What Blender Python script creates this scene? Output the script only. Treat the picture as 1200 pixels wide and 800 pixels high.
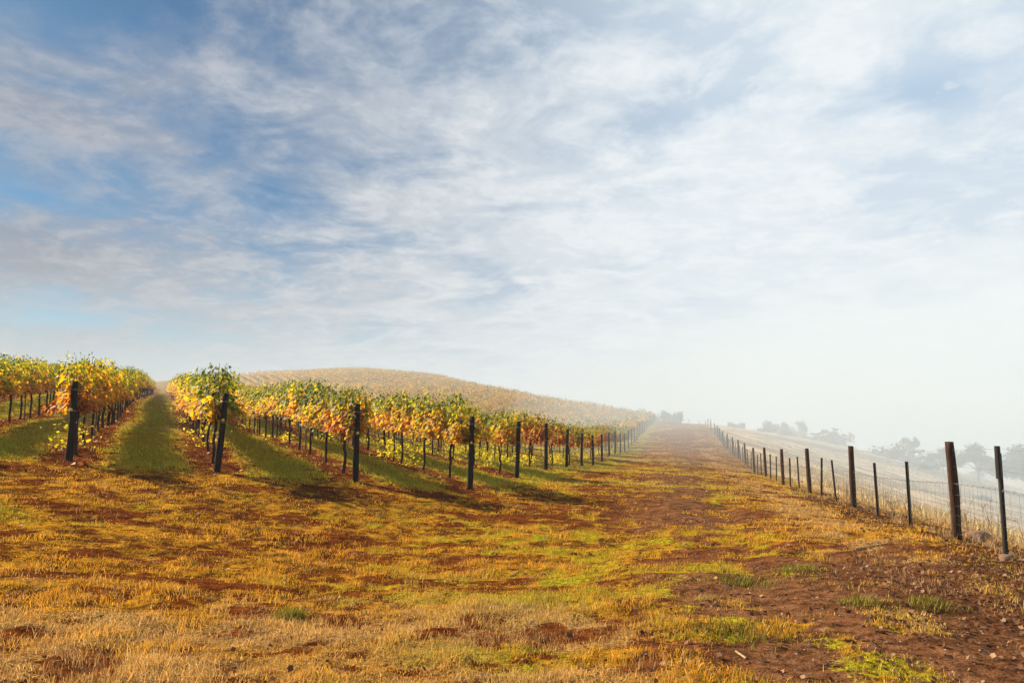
import bpy, bmesh, math, random
import numpy as np
from mathutils import Vector, Matrix, Euler

random.seed(7)
RNG = np.random.default_rng(11)
R = math.radians
for o in list(bpy.data.objects):
    bpy.data.objects.remove(o)
SC = bpy.context.scene
COL = SC.collection

# ------------------------------------------------------------------ camera
H = 1.6
PITCH = R(6.0)
FPX = 800.0
cam_d = bpy.data.cameras.new('camera')
cam_d.sensor_width = 36.0
cam_d.lens = 24.0
cam_d.clip_start = 0.05
cam_d.clip_end = 6000
cam = bpy.data.objects.new('camera', cam_d)
cam.location = (0, 0, H)
cam.rotation_euler = (math.pi / 2 + PITCH, 0, 0)
COL.objects.link(cam)
SC.camera = cam

# ------------------------------------------------------------------ light
SUN_EL = R(30.0)
SUN_DIR = Vector((-0.87, 0.50, 0)).normalized()          # horizontal direction towards the sun
SUN_AZ = math.atan2(SUN_DIR.x, SUN_DIR.y)                 # from +Y towards +X
sun_d = bpy.data.lights.new('sun', 'SUN')
sun_d.energy = 5.0
sun_d.angle = R(0.6)
sun_d.color = (1.0, 0.84, 0.58)
sun = bpy.data.objects.new('sun', sun_d)
to_sun = Vector((SUN_DIR.x * math.cos(SUN_EL), SUN_DIR.y * math.cos(SUN_EL), math.sin(SUN_EL)))
sun.rotation_euler = to_sun.to_track_quat('Z', 'Y').to_euler()
sun.location = (-30, 20, 40)
COL.objects.link(sun)

SC.view_settings.view_transform = 'Standard'
SC.view_settings.look = 'None'
SC.view_settings.gamma = 1.0
SC.view_settings.exposure = 1.5
SC.view_settings.use_curve_mapping = False
SC.render.engine = 'CYCLES'
SC.cycles.use_denoising = True
try:
    SC.cycles.denoiser = 'OPENIMAGEDENOISE'
    SC.cycles.denoising_prefilter = 'ACCURATE'
except Exception:
    pass
SC.cycles.max_bounces = 5
SC.cycles.diffuse_bounces = 2
SC.cycles.transmission_bounces = 3
SC.cycles.volume_bounces = 2
SC.cycles.sample_clamp_indirect = 4.0


# ------------------------------------------------------------------ node helpers
class NT:
    """tiny expression layer over a node tree"""
    def __init__(self, tree):
        self.t = tree
        self.n = tree.nodes
        self.l = tree.links

    def new(self, kind, **kw):
        nd = self.n.new(kind)
        for k, v in kw.items():
            setattr(nd, k, v)
        return nd

    def put(self, sock, v):
        if hasattr(v, 'is_output'):
            self.l.new(v, sock)
        else:
            if sock.type == 'RGBA' and len(v) == 3:
                v = (*v, 1)
            sock.default_value = v

    def m(self, op, a, b=0.0, c=None, clamp=False):
        nd = self.new('ShaderNodeMath', operation=op, use_clamp=clamp)
        self.put(nd.inputs[0], a)
        self.put(nd.inputs[1], b)
        if c is not None:
            self.put(nd.inputs[2], c)
        return nd.outputs[0]

    def ss(self, x, lo, hi, to0=0.0, to1=1.0):
        nd = self.new('ShaderNodeMapRange', interpolation_type='SMOOTHSTEP')
        self.put(nd.inputs['Value'], x)
        nd.inputs['From Min'].default_value = lo
        nd.inputs['From Max'].default_value = hi
        nd.inputs['To Min'].default_value = to0
        nd.inputs['To Max'].default_value = to1
        return nd.outputs[0]

    def mix(self, f, a, b, blend='MIX'):
        nd = self.new('ShaderNodeMix', data_type='RGBA', blend_type=blend)
        self.put(nd.inputs[0], f)
        self.put(nd.inputs[6], a)
        self.put(nd.inputs[7], b)
        return nd.outputs[2]

    def noise(self, vec, scale, detail=4.0, rough=0.55, dist=0.0, typ=None):
        nd = self.new('ShaderNodeTexNoise')
        if vec is not None:
            self.l.new(vec, nd.inputs['Vector'])
        nd.inputs['Scale'].default_value = scale
        nd.inputs['Detail'].default_value = detail
        nd.inputs['Roughness'].default_value = rough
        nd.inputs['Distortion'].default_value = dist
        return nd.outputs[0]

    def xyz(self, v):
        nd = self.new('ShaderNodeSeparateXYZ')
        self.l.new(v, nd.inputs[0])
        return nd.outputs

    def comb(self, x, y, z):
        nd = self.new('ShaderNodeCombineXYZ')
        for i, v in enumerate((x, y, z)):
            self.put(nd.inputs[i], v)
        return nd.outputs[0]

    def vmath(self, op, a, b):
        nd = self.new('ShaderNodeVectorMath', operation=op)
        self.put(nd.inputs[0], a)
        self.put(nd.inputs[1], b)
        return nd.outputs[0]


# ------------------------------------------------------------------ sky
world = bpy.data.worlds.new('World')
SC.world = world
world.use_nodes = True
wt = world.node_tree
wt.nodes.clear()
w = NT(wt)
SKY_STRENGTH = 0.05
sky = w.new('ShaderNodeTexSky', sky_type='NISHITA')
sky.sun_disc = False
sky.sun_elevation = SUN_EL
sky.sun_rotation = SUN_AZ
sky.altitude = 300
sky.air_density = 1.0
sky.dust_density = 0.35
sky.ozone_density = 2.2
tc = w.new('ShaderNodeTexCoord')
D = tc.outputs['Generated']
dx, dy, dz = w.xyz(D)
zz = w.m('MAXIMUM', dz, 0.0)
den = w.m('ADD', zz, 0.16)
pu = w.m('DIVIDE', dx, den)
pv = w.m('DIVIDE', dy, den)
P = w.comb(pu, pv, 0.0)
# broad cover of thin cloud: thicker to the right and towards the horizon
n_big = w.noise(w.vmath('MULTIPLY', P, (1.02, 1.02, 1)), 1.9, 8.0, 0.58, 0.5)
n_mid = w.noise(w.vmath('MULTIPLY', w.vmath('ADD', P, (3.7, 1.3, 0.4)), (1.0, 1.08, 1)), 3.5, 9.0, 0.60, 0.9)
n_fine = w.noise(w.vmath('MULTIPLY', w.vmath('ADD', P, (9.1, 5.2, 0.7)), (1.0, 1.0, 1)), 15.0, 7.0, 0.65, 0.3)


def blob(cx, cz, rx, rz):
    """soft patch round a compass direction (a clearer or thicker part of the cloud deck)"""
    a = w.m('MULTIPLY', w.m('SUBTRACT', dx, cx), 1.0 / rx)
    b = w.m('MULTIPLY', w.m('SUBTRACT', dz, cz), 1.0 / rz)
    r2 = w.m('ADD', w.m('MULTIPLY', a, a), w.m('MULTIPLY', b, b))
    return w.m('EXPONENT', w.m('MULTIPLY', r2, -1.0))


right = w.ss(dx, -0.62, 0.25)
low = w.ss(dz, 0.36, 0.04)
hole = 0.0
cov = w.m('ADD', w.m('MULTIPLY', right, 0.17), w.m('MULTIPLY', low, 0.24))
cov = w.m('ADD', cov, 0.05)
# the thick white bank right of the middle, the mauve clouds far left
for (cx, cz, rx, rz, k) in ((0.28, 0.27, 0.34, 0.10, 0.22), (0.0, 0.30, 0.22, 0.12, 0.12), (-0.60, 0.36, 0.12, 0.05, 0.26),
                            (-0.55, 0.20, 0.16, 0.045, 0.22), (-0.12, 0.42, 0.12, 0.04, 0.16), (0.35, 0.47, 0.25, 0.04, 0.12),
                            (-0.40, 0.30, 0.13, 0.05, -0.16), (-0.48, 0.49, 0.20, 0.05, -0.30), (0.0, 0.50, 0.20, 0.05, -0.14),
                            (0.49, 0.38, 0.08, 0.03, -0.34), (0.20, 0.40, 0.12, 0.03, -0.16), (-0.60, 0.255, 0.10, 0.02, -0.20),
                            (-0.50, 0.115, 0.20, 0.014, -0.20)):
    bl = w.m('MULTIPLY', blob(cx, cz, rx, rz), k)
    cov = w.m('ADD', cov, bl)
    if k < 0:
        hole = w.m('ADD', hole, bl)
dens = w.m('ADD', w.m('ADD', w.m('MULTIPLY', w.m('SUBTRACT', n_big, .5), 1.35), w.m('MULTIPLY', w.m('SUBTRACT', n_mid, .5), 0.85)), w.m('ADD', w.m('MULTIPLY', w.m('SUBTRACT', n_fine, 0.5), 0.20), 0.5))
dens = w.m('ADD', dens, cov)
mask = w.ss(dens, 0.24, 0.98)
mask = w.m('MAXIMUM', mask, w.m('ADD', w.m('MULTIPLY', w.ss(dx, -0.5, 0.30), 0.62), w.m('ADD', w.m('MULTIPLY', low, 0.22), w.m('MULTIPLY', hole, 1.3))))
n_puff = w.noise(w.vmath('MULTIPLY', w.vmath('ADD', P, (2.2, 7.7, .3)), (1, 1.5, 1)), 6.5, 7.0, .6, .3)
puff = w.m('MULTIPLY', w.ss(n_puff, .52, .66), w.m('MAXIMUM', blob(.40, .385, .16, .05), w.m('MULTIPLY', blob(-.05, .29, .13, .05), .8)))
mask = w.m('MAXIMUM', mask, puff)
mask = w.m('MULTIPLY', mask, 0.96)
cl_left = (2.65, 2.75, 3.2)
cl_right = (6.6, 7.05, 7.35)
ccol = w.mix(w.ss(dx, -0.70, 0.30), cl_left, cl_right)
ccol = w.mix(w.ss(w.m('ADD', n_mid, w.m('MULTIPLY', w.m('SUBTRACT', n_fine, .5), .8)), 0.38, 0.72), ccol, w.mix(w.ss(dx, -0.75, 0.2, 0.14, 0.32), ccol, (9.0, 8.9, 8.6)))
skyb = w.mix(w.ss(dx, -0.35, 0.45), w.mix(1.0, sky.outputs[0], (0.32, 0.52, 0.60), 'MULTIPLY'), (3.4, 4.7, 6.2))
wcol = w.mix(mask, skyb, ccol)
# pale air low over the horizon
wcol = w.mix(w.m('MULTIPLY', w.ss(dz, 0.20, -0.02), 0.75), wcol, w.mix(w.ss(dx, -0.65, 0.2), (4.4, 5.2, 6.0), (6.0, 6.65, 7.4)))
bg = w.new('ShaderNodeBackground')
bg.inputs[1].default_value = SKY_STRENGTH
w.l.new(w.mix(1.0, wcol, (.84, .85, .86), 'MULTIPLY'), bg.inputs[0])
wo = w.new('ShaderNodeOutputWorld')
w.l.new(bg.outputs[0], wo.inputs[0])


# ------------------------------------------------------------------ geometry helpers
CP, SP = math.cos(PITCH), math.sin(PITCH)


def at(px, py, Y):
    """world point seen at a photograph pixel, at ground distance Y in front of the camera"""
    a = (px - 600.0) / FPX
    b = (400.0 - py) / FPX
    d = (a, CP - b * SP, SP + b * CP)
    k = Y / d[1]
    return Vector((d[0] * k, Y, H + d[2] * k))


def tag(o, label=None, cat=None, group=None, kind=None):
    if label:
        o['label'] = label
    if cat:
        o['category'] = cat
    if group:
        o['group'] = group
    if kind:
        o['kind'] = kind
    return o


def empty(name, loc, rot=None):
    o = bpy.data.objects.new(name, None)
    o.empty_display_size = 0.2
    o.location = loc
    if rot is not None:
        o.rotation_euler = rot
    COL.objects.link(o)
    return o


def link_mesh(name, me, parent=None, mat=None, smooth=False):
    o = bpy.data.objects.new(name, me)
    if mat is not None and not me.materials:
        me.materials.append(mat)
    if smooth:
        me.polygons.foreach_set('use_smooth', np.ones(len(me.polygons), dtype=bool))
    COL.objects.link(o)
    if parent is not None:
        o.parent = parent
    return o


def mesh_from_arrays(name, verts, faces_flat, loop_counts, colors=None, attr='tint'):
    """verts (n,3), faces_flat loop vertex indices, loop_counts per face"""
    me = bpy.data.meshes.new(name)
    verts = np.asarray(verts, dtype=np.float32)
    faces_flat = np.asarray(faces_flat, dtype=np.int32)
    loop_counts = np.asarray(loop_counts, dtype=np.int32)
    me.vertices.add(len(verts))
    me.vertices.foreach_set('co', verts.ravel())
    me.loops.add(len(faces_flat))
    me.loops.foreach_set('vertex_index', faces_flat)
    me.polygons.add(len(loop_counts))
    starts = np.zeros(len(loop_counts), dtype=np.int32)
    starts[1:] = np.cumsum(loop_counts)[:-1]
    me.polygons.foreach_set('loop_start', starts)
    me.polygons.foreach_set('loop_total', loop_counts)
    if colors is not None:
        a = me.attributes.new(attr, 'FLOAT_COLOR', 'POINT')
        c = np.ones((len(verts), 4), dtype=np.float32)
        c[:, :3] = colors
        a.data.foreach_set('color', c.ravel())
    me.update(calc_edges=True)
    me.validate()
    return me


class Tubes:
    """collects swept tubes and lathes into one mesh"""
    def __init__(self):
        self.v, self.f = [], []

    def tube(self, pts, radii, n=6, cap=True):
        pts = [Vector(p) for p in pts]
        if not hasattr(radii, '__len__'):
            radii = [radii] * len(pts)
        base = len(self.v)
        t0 = (pts[1] - pts[0]).normalized()
        up = Vector((0, 0, 1)) if abs(t0.z) < 0.9 else Vector((1, 0, 0))
        s = t0.cross(up).normalized()
        for i, p in enumerate(pts):
            if i == 0:
                t = pts[1] - pts[0]
            elif i == len(pts) - 1:
                t = pts[-1] - pts[-2]
            else:
                t = pts[i + 1] - pts[i - 1]
            t.normalize()
            s = (s - t * s.dot(t)).normalized()
            b = t.cross(s)
            for k in range(n):
                a = 2 * math.pi * k / n
                self.v.append(p + (s * math.cos(a) + b * math.sin(a)) * radii[i])
        for i in range(len(pts) - 1):
            for k in range(n):
                a0 = base + i * n + k
                a1 = base + i * n + (k + 1) % n
                self.f.append((a0, a1, a1 + n, a0 + n))
        if cap:
            self.f.append(tuple(base + k for k in range(n))[::-1])
            e = base + (len(pts) - 1) * n
            self.f.append(tuple(e + k for k in range(n)))

    def build(self, name):
        me = bpy.data.meshes.new(name)
        me.from_pydata([tuple(p) for p in self.v], [], self.f)
        me.update()
        return me


# lattice noise, vectorised
_PERM = np.random.default_rng(5).random((256, 256))


def vnoise(x, y):
    xi = np.floor(x).astype(int)
    yi = np.floor(y).astype(int)
    fx = x - xi
    fy = y - yi
    fx = fx * fx * (3 - 2 * fx)
    fy = fy * fy * (3 - 2 * fy)
    a = _PERM[xi & 255, yi & 255]
    b = _PERM[(xi + 1) & 255, yi & 255]
    c = _PERM[xi & 255, (yi + 1) & 255]
    d = _PERM[(xi + 1) & 255, (yi + 1) & 255]
    return (a * (1 - fx) + b * fx) * (1 - fy) + (c * (1 - fx) + d * fx) * fy


def fbm(x, y, octv=4, gain=0.5):
    s = np.zeros_like(x, dtype=float)
    amp, tot = 1.0, 0.0
    for i in range(octv):
        s += amp * vnoise(x * 2 ** i + 17.3 * i, y * 2 ** i + 9.1 * i)
        tot += amp
        amp *= gain
    return s / tot


def sstep(x, lo, hi):
    t = np.clip((x - lo) / (hi - lo), 0, 1)
    return t * t * (3 - 2 * t)


# ------------------------------------------------------------------ lie of the land
ROW = np.array((-0.454, 0.891))       # direction the vine rows run in
ACR = np.array((0.891, 0.454))        # across the rows
LANE = np.array((0.235, 0.972))       # direction of the track along the row ends
LAT = np.array((0.972, -0.235))       # to the right of the track
P4 = np.array((-0.86, 14.4))

ends = {1: at(80, 540, 13.0), 2: at(255, 553, 13.2), 3: at(417, 563, 13.6), 4: at(552, 573, 14.4)}
fence_px = [(1121, 632, 9.4), (1001, 594.5, 14.9), (949, 578, 20.3), (917.5, 567.5, 25.7), (897.5, 558.5, 31.1)]
fence_top = [(883, 524.4), (873, 519), (864.4, 515), (858, 511.6), (852, 508), (847, 504.4), (843.6, 501), (840.6, 498.4),
             (837.4, 495.6), (832.8, 491.5), (829.4, 488.4)]
fence_pts = [at(*p) for p in fence_px]
for i, (x, y) in enumerate(fence_top):
    p = at(x, y, 36.5 + 5.4 * i)
    fence_pts.append(Vector((p.x, p.y, p.z - 1.3)))

ctrl = []
for p in ends.values():
    ctrl.append((p.x, p.y, p.z))
for p in fence_pts:
    ctrl.append(tuple(p))
    k = min(1.0, 0.35 + p.y / 60)
    ctrl.append((p.x + 3.9 * k, p.y - 0.9, p.z - 0.75 * k))
    ctrl.append((p.x + 10, p.y - 2.4, p.z - 2.5))
for (px, py, Y) in ((604, 559, 18.7), (662.5, 548.5, 27.3), (680, 546.6, 31.2), (694, 544.6, 35.5), (730, 530, 55), (743, 517, 70), (755, 506, 90),
                    (763, 497, 115), (767, 493, 130), (1179, 654, 7.7), (820, 560, 22), (780, 640, 9.2), (400, 640, 9.4)):
    ctrl.append(tuple(at(px, py, Y)))
ctrl += [(0, 0, 0), (0, 5, 0), (-7, 4.5, 0.42), (5, 3, -0.06), (-5, -6, 0.2), (6, -8, -0.1), (3.9, 0, -0.05), (8, 3, -0.5), (14, 2, -2.4),
         (-9.9, 26.9, .6), (-18.1, 48.3, 1.6), (-6.3, 25, .55), (-20.6, 39.8, 2.1), (-12.1, 20.1, 1.15), (-17.5, 30.8, 1.75), (-26.6, 48.6, 2.6),
         (-35.7, 66.5, 3.25), (-14.9, 20, 1.35), (-14, 13, 1.2), (-20, 8, 1.7), (-25, 25, 2.2),
         (18.4, 147, 1.9), (0, 183, 6.4), (-22.8, 227.6, 12.6), (-60, 301, 19.4), (-80, 246, 15.2), (-88, 220, 13.0), (-100, 200, 9.6),
         (-60, 120, 5.0), (-70, 400, 12), (0, 300, 8), (-150, 200, 7), (-40, 180, 8.2), (-15, 120, 2.6),
         (43, 60, -7.1), (75, 150, -7.2), (47, 130, -2.0), (86, 150, -9.8), (30, 30, -6), (60, 30, -14), (120, 60, -27), (100, 200, -18), (150, 200, -24),
         (60, 250, -12), (200, 100, -37), (44, 165, -3.5), (34, 150, -1.2), (30, 180, -1.5), (33, 120, -.3),
         (300, 300, -46), (500, 0, -58), (300, -100, -45), (0, 600, -12), (-300, 500, 0), (300, 600, -46), (-300, 0, 8), (-300, 250, 8),
         (-100, -100, 4), (100, -100, -20), (-420, -140, 6), (0, -140, -3), (520, 700, -60), (520, -140, -60), (-420, 700, -5), (-60, 20, 4.5)]
ctrl = np.array(ctrl)
_CX = ctrl[:, :2] / 100.0


def _phi(r2):
    return 0.5 * r2 * np.log(r2 + 1e-12)


_n = len(_CX)
_d2 = ((_CX[:, None] - _CX[None]) ** 2).sum(-1)
_A = np.zeros((_n + 3, _n + 3))
_A[:_n, :_n] = _phi(_d2) + np.eye(_n) * 2e-5
_A[:_n, _n] = 1
_A[:_n, _n + 1:] = _CX
_A[_n:, :_n] = _A[:_n, _n:].T
_W = np.linalg.solve(_A, np.concatenate([ctrl[:, 2], np.zeros(3)]))


def zf(x, y):
    x = np.atleast_1d(np.asarray(x, dtype=float))
    y = np.atleast_1d(np.asarray(y, dtype=float))
    out = np.empty(x.size)
    xf, yf = x.ravel() / 100, y.ravel() / 100
    for s in range(0, x.size, 20000):
        e = s + 20000
        d2 = (xf[s:e, None] - _CX[None, :, 0]) ** 2 + (yf[s:e, None] - _CX[None, :, 1]) ** 2
        out[s:e] = _phi(d2) @ _W[:_n] + _W[_n] + _W[_n + 1] * xf[s:e] + _W[_n + 2] * yf[s:e]
    return out.reshape(x.shape)


def z1(x, y):
    return float(zf([x], [y])[0])


Q4 = float(P4 @ ACR)
S_RIGHT = 2.74


def row_start(k):
    """plan position of the end post of row k"""
    if k >= 4:
        return P4 + LANE * ((k - 4) * S_RIGHT / float(LANE @ ACR))
    if k >= 1:
        return np.array((ends[k].x, ends[k].y))
    return np.array((ends[1].x, ends[1].y)) + np.array((-0.985, -0.10)) * 2.62 * (1 - k)


def row_q(k):
    return float(row_start(k) @ ACR)


QLEFT = [row_q(k) for k in range(-8, 5)]


def bumps(x, y):
    """clods, tussock mounds and wheel ruts, near the camera"""
    d = np.hypot(x, y)
    f = np.clip(1.4 - d / 55, 0, 1)
    b = (fbm(x * 0.8 + 3, y * 0.8 + 8, 3) - .5) * 0.10 + (fbm(x * 3.1, y * 3.1 + 40, 2) - .5) * 0.06 + (fbm(x * 7.3 + 5, y * 7.3 + 2, 2) - .5) * .035 * np.clip(1.3 - d / 14, 0, 1)
    wl = (x - P4[0]) * LAT[0] + (y - P4[1]) * LAT[1]
    rut = np.exp(-((wl - 3.2) / .35) ** 2) + np.exp(-((wl - 5.0) / .35) ** 2)
    return f * (b - 0.03 * rut)


def masks(x, y):
    """what grows where: (cover, green, straw, litter) each 0..1"""
    wl = (x - P4[0]) * LAT[0] + (y - P4[1]) * LAT[1]
    q = x * ACR[0] + y * ACR[1]
    fr = (q - Q4) / S_RIGHT
    rd = np.abs(fr - np.round(fr)) * S_RIGHT                   # distance to the nearest vine row
    rd = np.where(q < Q4, np.min([np.abs(q - c) for c in QLEFT], axis=0), rd)
    inside = sstep(14.1 + .184 * x - y, 0.9, -0.5) * sstep(wl, 0.9, -0.3)
    strip = inside * sstep(rd + (fbm(x * 2.1, y * 2.1, 2) - .5) * .45, 0.58, 0.30)
    n1 = fbm(x * 0.42 + 5, y * 0.75 + 2, 4, .6)
    n2 = fbm(x * 1.7 + 31, y * 2.3 + 12, 3, .6)
    n3 = fbm(x * .16 + 77, y * .22 + 54, 3)
    n4 = fbm(x * 6.0 + 1, y * 7.0 + 3, 2)
    track = np.exp(-((wl - 4.4) / 1.45) ** 2) * sstep(y, 5.0, 12.0)
    track = np.maximum(track, 0.85 * np.exp(-((wl - 5.2) / 1.3) ** 2) * sstep(y, 12, 5))
    litter = sstep(wl + (n2 - .5) * 1.6, 6.3, 7.8) * sstep(y, 30, 14) * sstep(wl, 11, 9)
    low = sstep(y, 7.5, 5.2)
    n5 = fbm(x * 3.6 + 9, y * 4.6 + 21, 3, .6)
    bare = sstep(x + (n2 - .5) * 1.5, .7, 1.9) * sstep(y, 8.2, 6.4)
    cov = 0.05 + .97 * sstep(.32 * n1 + .24 * n2 + .24 * n5 + .20 * n4, 0.36, 0.58)
    cov = cov - .45 * bare * (.4 + 1.2 * sstep(n2, .6, .4))
    cov = cov - 0.62 * track * sstep(n2, .72, .35) - .22 * track
    # red scrapes across the headland
    scrape = sstep(fbm(x * .35 + 11, y * 1.5 + 7, 3, .6), .55, .66) * sstep(y, 6.0, 7.4) * sstep(x, 2.5, -.5) * sstep(y, 15, 12)
    cov = cov - 0.62 * scrape
    cov = cov * (1 - .88 * strip)
    # lanes between rows stay grassed
    cov = np.maximum(cov, inside * sstep(rd + (n2 - .5) * .4, .40, .78) * (.7 + .6 * n2))
    cov = cov * (1 - .8 * litter)
    right = sstep(wl, 8.2, 10.0)
    cov = np.maximum(cov, right * .95)
    green = sstep(.55 * n3 + .45 * n2, .46, .68) * .6 + .45 * sstep(n4, .5, .8) * sstep(n1, .4, .6)
    green = np.maximum(green * (1 - .7 * low), bare * sstep(n5, .5, .62) * .9)
    green = np.maximum(green, inside * sstep(rd, .4, 1.0) * (.45 + .6 * n3 + .25 * (n4 - .5)))
    green = np.maximum(green, sstep(wl, 2.5, 0.3) * sstep(y, 14, 20) * sstep(wl, -1.5, -.3) * .75)
    gw = .7 * np.exp(-((wl - 2.9) / .8) ** 2) * sstep(y, 14, 8) * sstep(n2, .42, .6)
    green = np.maximum(green, gw)
    fs = np.exp(-((wl - 6.4) / .75) ** 2)
    straw = np.maximum.reduce([low * (1 - sstep(x, .3, 1.6)) * (.25 + .75 * sstep(fbm(x * .9 + 3, y * 1.7 + 9, 3), .42, .58)), right, fs * .9 * sstep(n2, .3, .5), sstep(n3, .58, .72) * .6])
    green = green * (1 - .85 * right) * (1 - .5 * fs)
    return np.clip(cov, 0, 1), np.clip(green, 0, 1), np.clip(straw, 0, 1), np.clip(np.maximum(litter, .75 * sstep(x + (n2 - .5) * 2, 2.2, 3.6) * sstep(y, 8.5, 6.5)), 0, 1), strip, np.maximum(track, bare), right


# ------------------------------------------------------------------ materials
def new_mat(name):
    m = bpy.data.materials.new(name)
    m.use_nodes = True
    m.node_tree.nodes.clear()
    t = NT(m.node_tree)
    out = t.new('ShaderNodeOutputMaterial')
    return m, t, out


def principled(t, out, color, rough=0.9, spec=0.2, normal=None):
    b = t.new('ShaderNodeBsdfPrincipled')
    t.put(b.inputs['Base Color'], color)
    t.put(b.inputs['Roughness'], rough)
    b.inputs['Specular IOR Level'].default_value = spec
    if normal is not None:
        t.l.new(normal, b.inputs['Normal'])
    t.l.new(b.outputs[0], out.inputs[0])
    return b


def bump(t, h, strength=0.6, dist=0.02):
    n = t.new('ShaderNodeBump')
    n.inputs['Strength'].default_value = strength
    n.inputs['Distance'].default_value = dist
    t.l.new(h, n.inputs['Height'])
    return n.outputs[0]


def leafy(name, attr='tint', trans=0.45, vary=0.25, rough=0.6, tmul=(1.0, 1.0, 1.0)):
    m, t, out = new_mat(name)
    a = t.new('ShaderNodeAttribute', attribute_name=attr)
    oi = t.new('ShaderNodeObjectInfo')
    hs = t.new('ShaderNodeHueSaturation')
    t.l.new(a.outputs['Color'], hs.inputs['Color'])
    t.l.new(t.m('ADD', 0.5 - 0.012, t.m('MULTIPLY', oi.outputs['Random'], 0.024)), hs.inputs['Hue'])
    t.l.new(t.m('ADD', 1 - vary / 2, t.m('MULTIPLY', oi.outputs['Random'], vary)), hs.inputs['Value'])
    b = t.new('ShaderNodeBsdfPrincipled')
    t.l.new(hs.outputs[0], b.inputs['Base Color'])
    b.inputs['Roughness'].default_value = rough
    b.inputs['Specular IOR Level'].default_value = 0.25
    tr = t.new('ShaderNodeBsdfTranslucent')
    t.put(tr.inputs[0], t.mix(1.0, hs.outputs[0], tmul, 'MULTIPLY'))
    mx = t.new('ShaderNodeMixShader')
    mx.inputs[0].default_value = trans
    t.l.new(b.outputs[0], mx.inputs[1])
    t.l.new(tr.outputs[0], mx.inputs[2])
    t.l.new(mx.outputs[0], out.inputs[0])
    return m


M_LEAF = leafy('vine_leaf', trans=0.60, tmul=(1.3, 1.2, .7))
M_GRASS = leafy('grass_blade', trans=0.35, vary=0.0, rough=0.7)
M_GUM = leafy('gum_leaf', trans=0.25, rough=0.6)


def wood_mat(name, c0, c1, scale=14.0):
    m, t, out = new_mat(name)
    g = t.new('ShaderNodeTexCoord')
    o = g.outputs['Object']
    v = t.vmath('MULTIPLY', o, (6, 6, .55))
    n = t.noise(v, scale, 6, .65, .6)
    n2 = t.noise(o, 4.0, 4, .6)
    c = t.mix(t.ss(n, .32, .68), c0, c1)
    c = t.mix(t.m('MULTIPLY', t.ss(n2, .5, .72), .5), c, tuple(min(1, x * 1.5 + .01) for x in c1))
    principled(t, out, c, .9, .15, bump(t, n, .8, .012))
    return m


M_POST = wood_mat('tarred_post', (.004, .0025, .0018), (.020, .010, .006))
M_FPOST = wood_mat('weathered_post', (.016, .008, .005), (.06, .027, .015))
M_TRUNK = wood_mat('vine_bark', (.014, .007, .004), (.06, .030, .017), 9)
M_CANE = wood_mat('vine_cane', (.07, .025, .010), (.16, .07, .028), 9)
M_STAKE = wood_mat('grey_stake', (.06, .045, .035), (.17, .13, .10), 9)
M_GUMBARK = wood_mat('gum_bark', (.10, .085, .07), (.26, .22, .18), 3)
M_STICK = wood_mat('dead_wood', (.16, .10, .055), (.36, .25, .15), 9)


def simple_mat(name, c, rough=.6, metal=0.0, spec=.3):
    m, t, out = new_mat(name)
    g = t.new('ShaderNodeTexCoord')
    n = t.noise(g.outputs['Object'], 12.0, 5, .6)
    col = t.mix(t.ss(n, .35, .7), tuple(x * .65 for x in c), tuple(min(1, x * 1.25) for x in c))
    b = principled(t, out, col, rough, spec)
    b.inputs['Metallic'].default_value = metal
    return m


M_PICKET = simple_mat('painted_steel', (.012, .010, .009), .55)
M_WIRE = simple_mat('galvanised_wire', (.16, .15, .14), .5, .7)
M_HOSE = simple_mat('black_hose', (.012, .011, .010), .5)
M_TAG = simple_mat('yellow_tag', (.55, .42, .05), .6)
M_ROCK = simple_mat('field_rock', (.16, .10, .075), .9, 0, .1)


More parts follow.
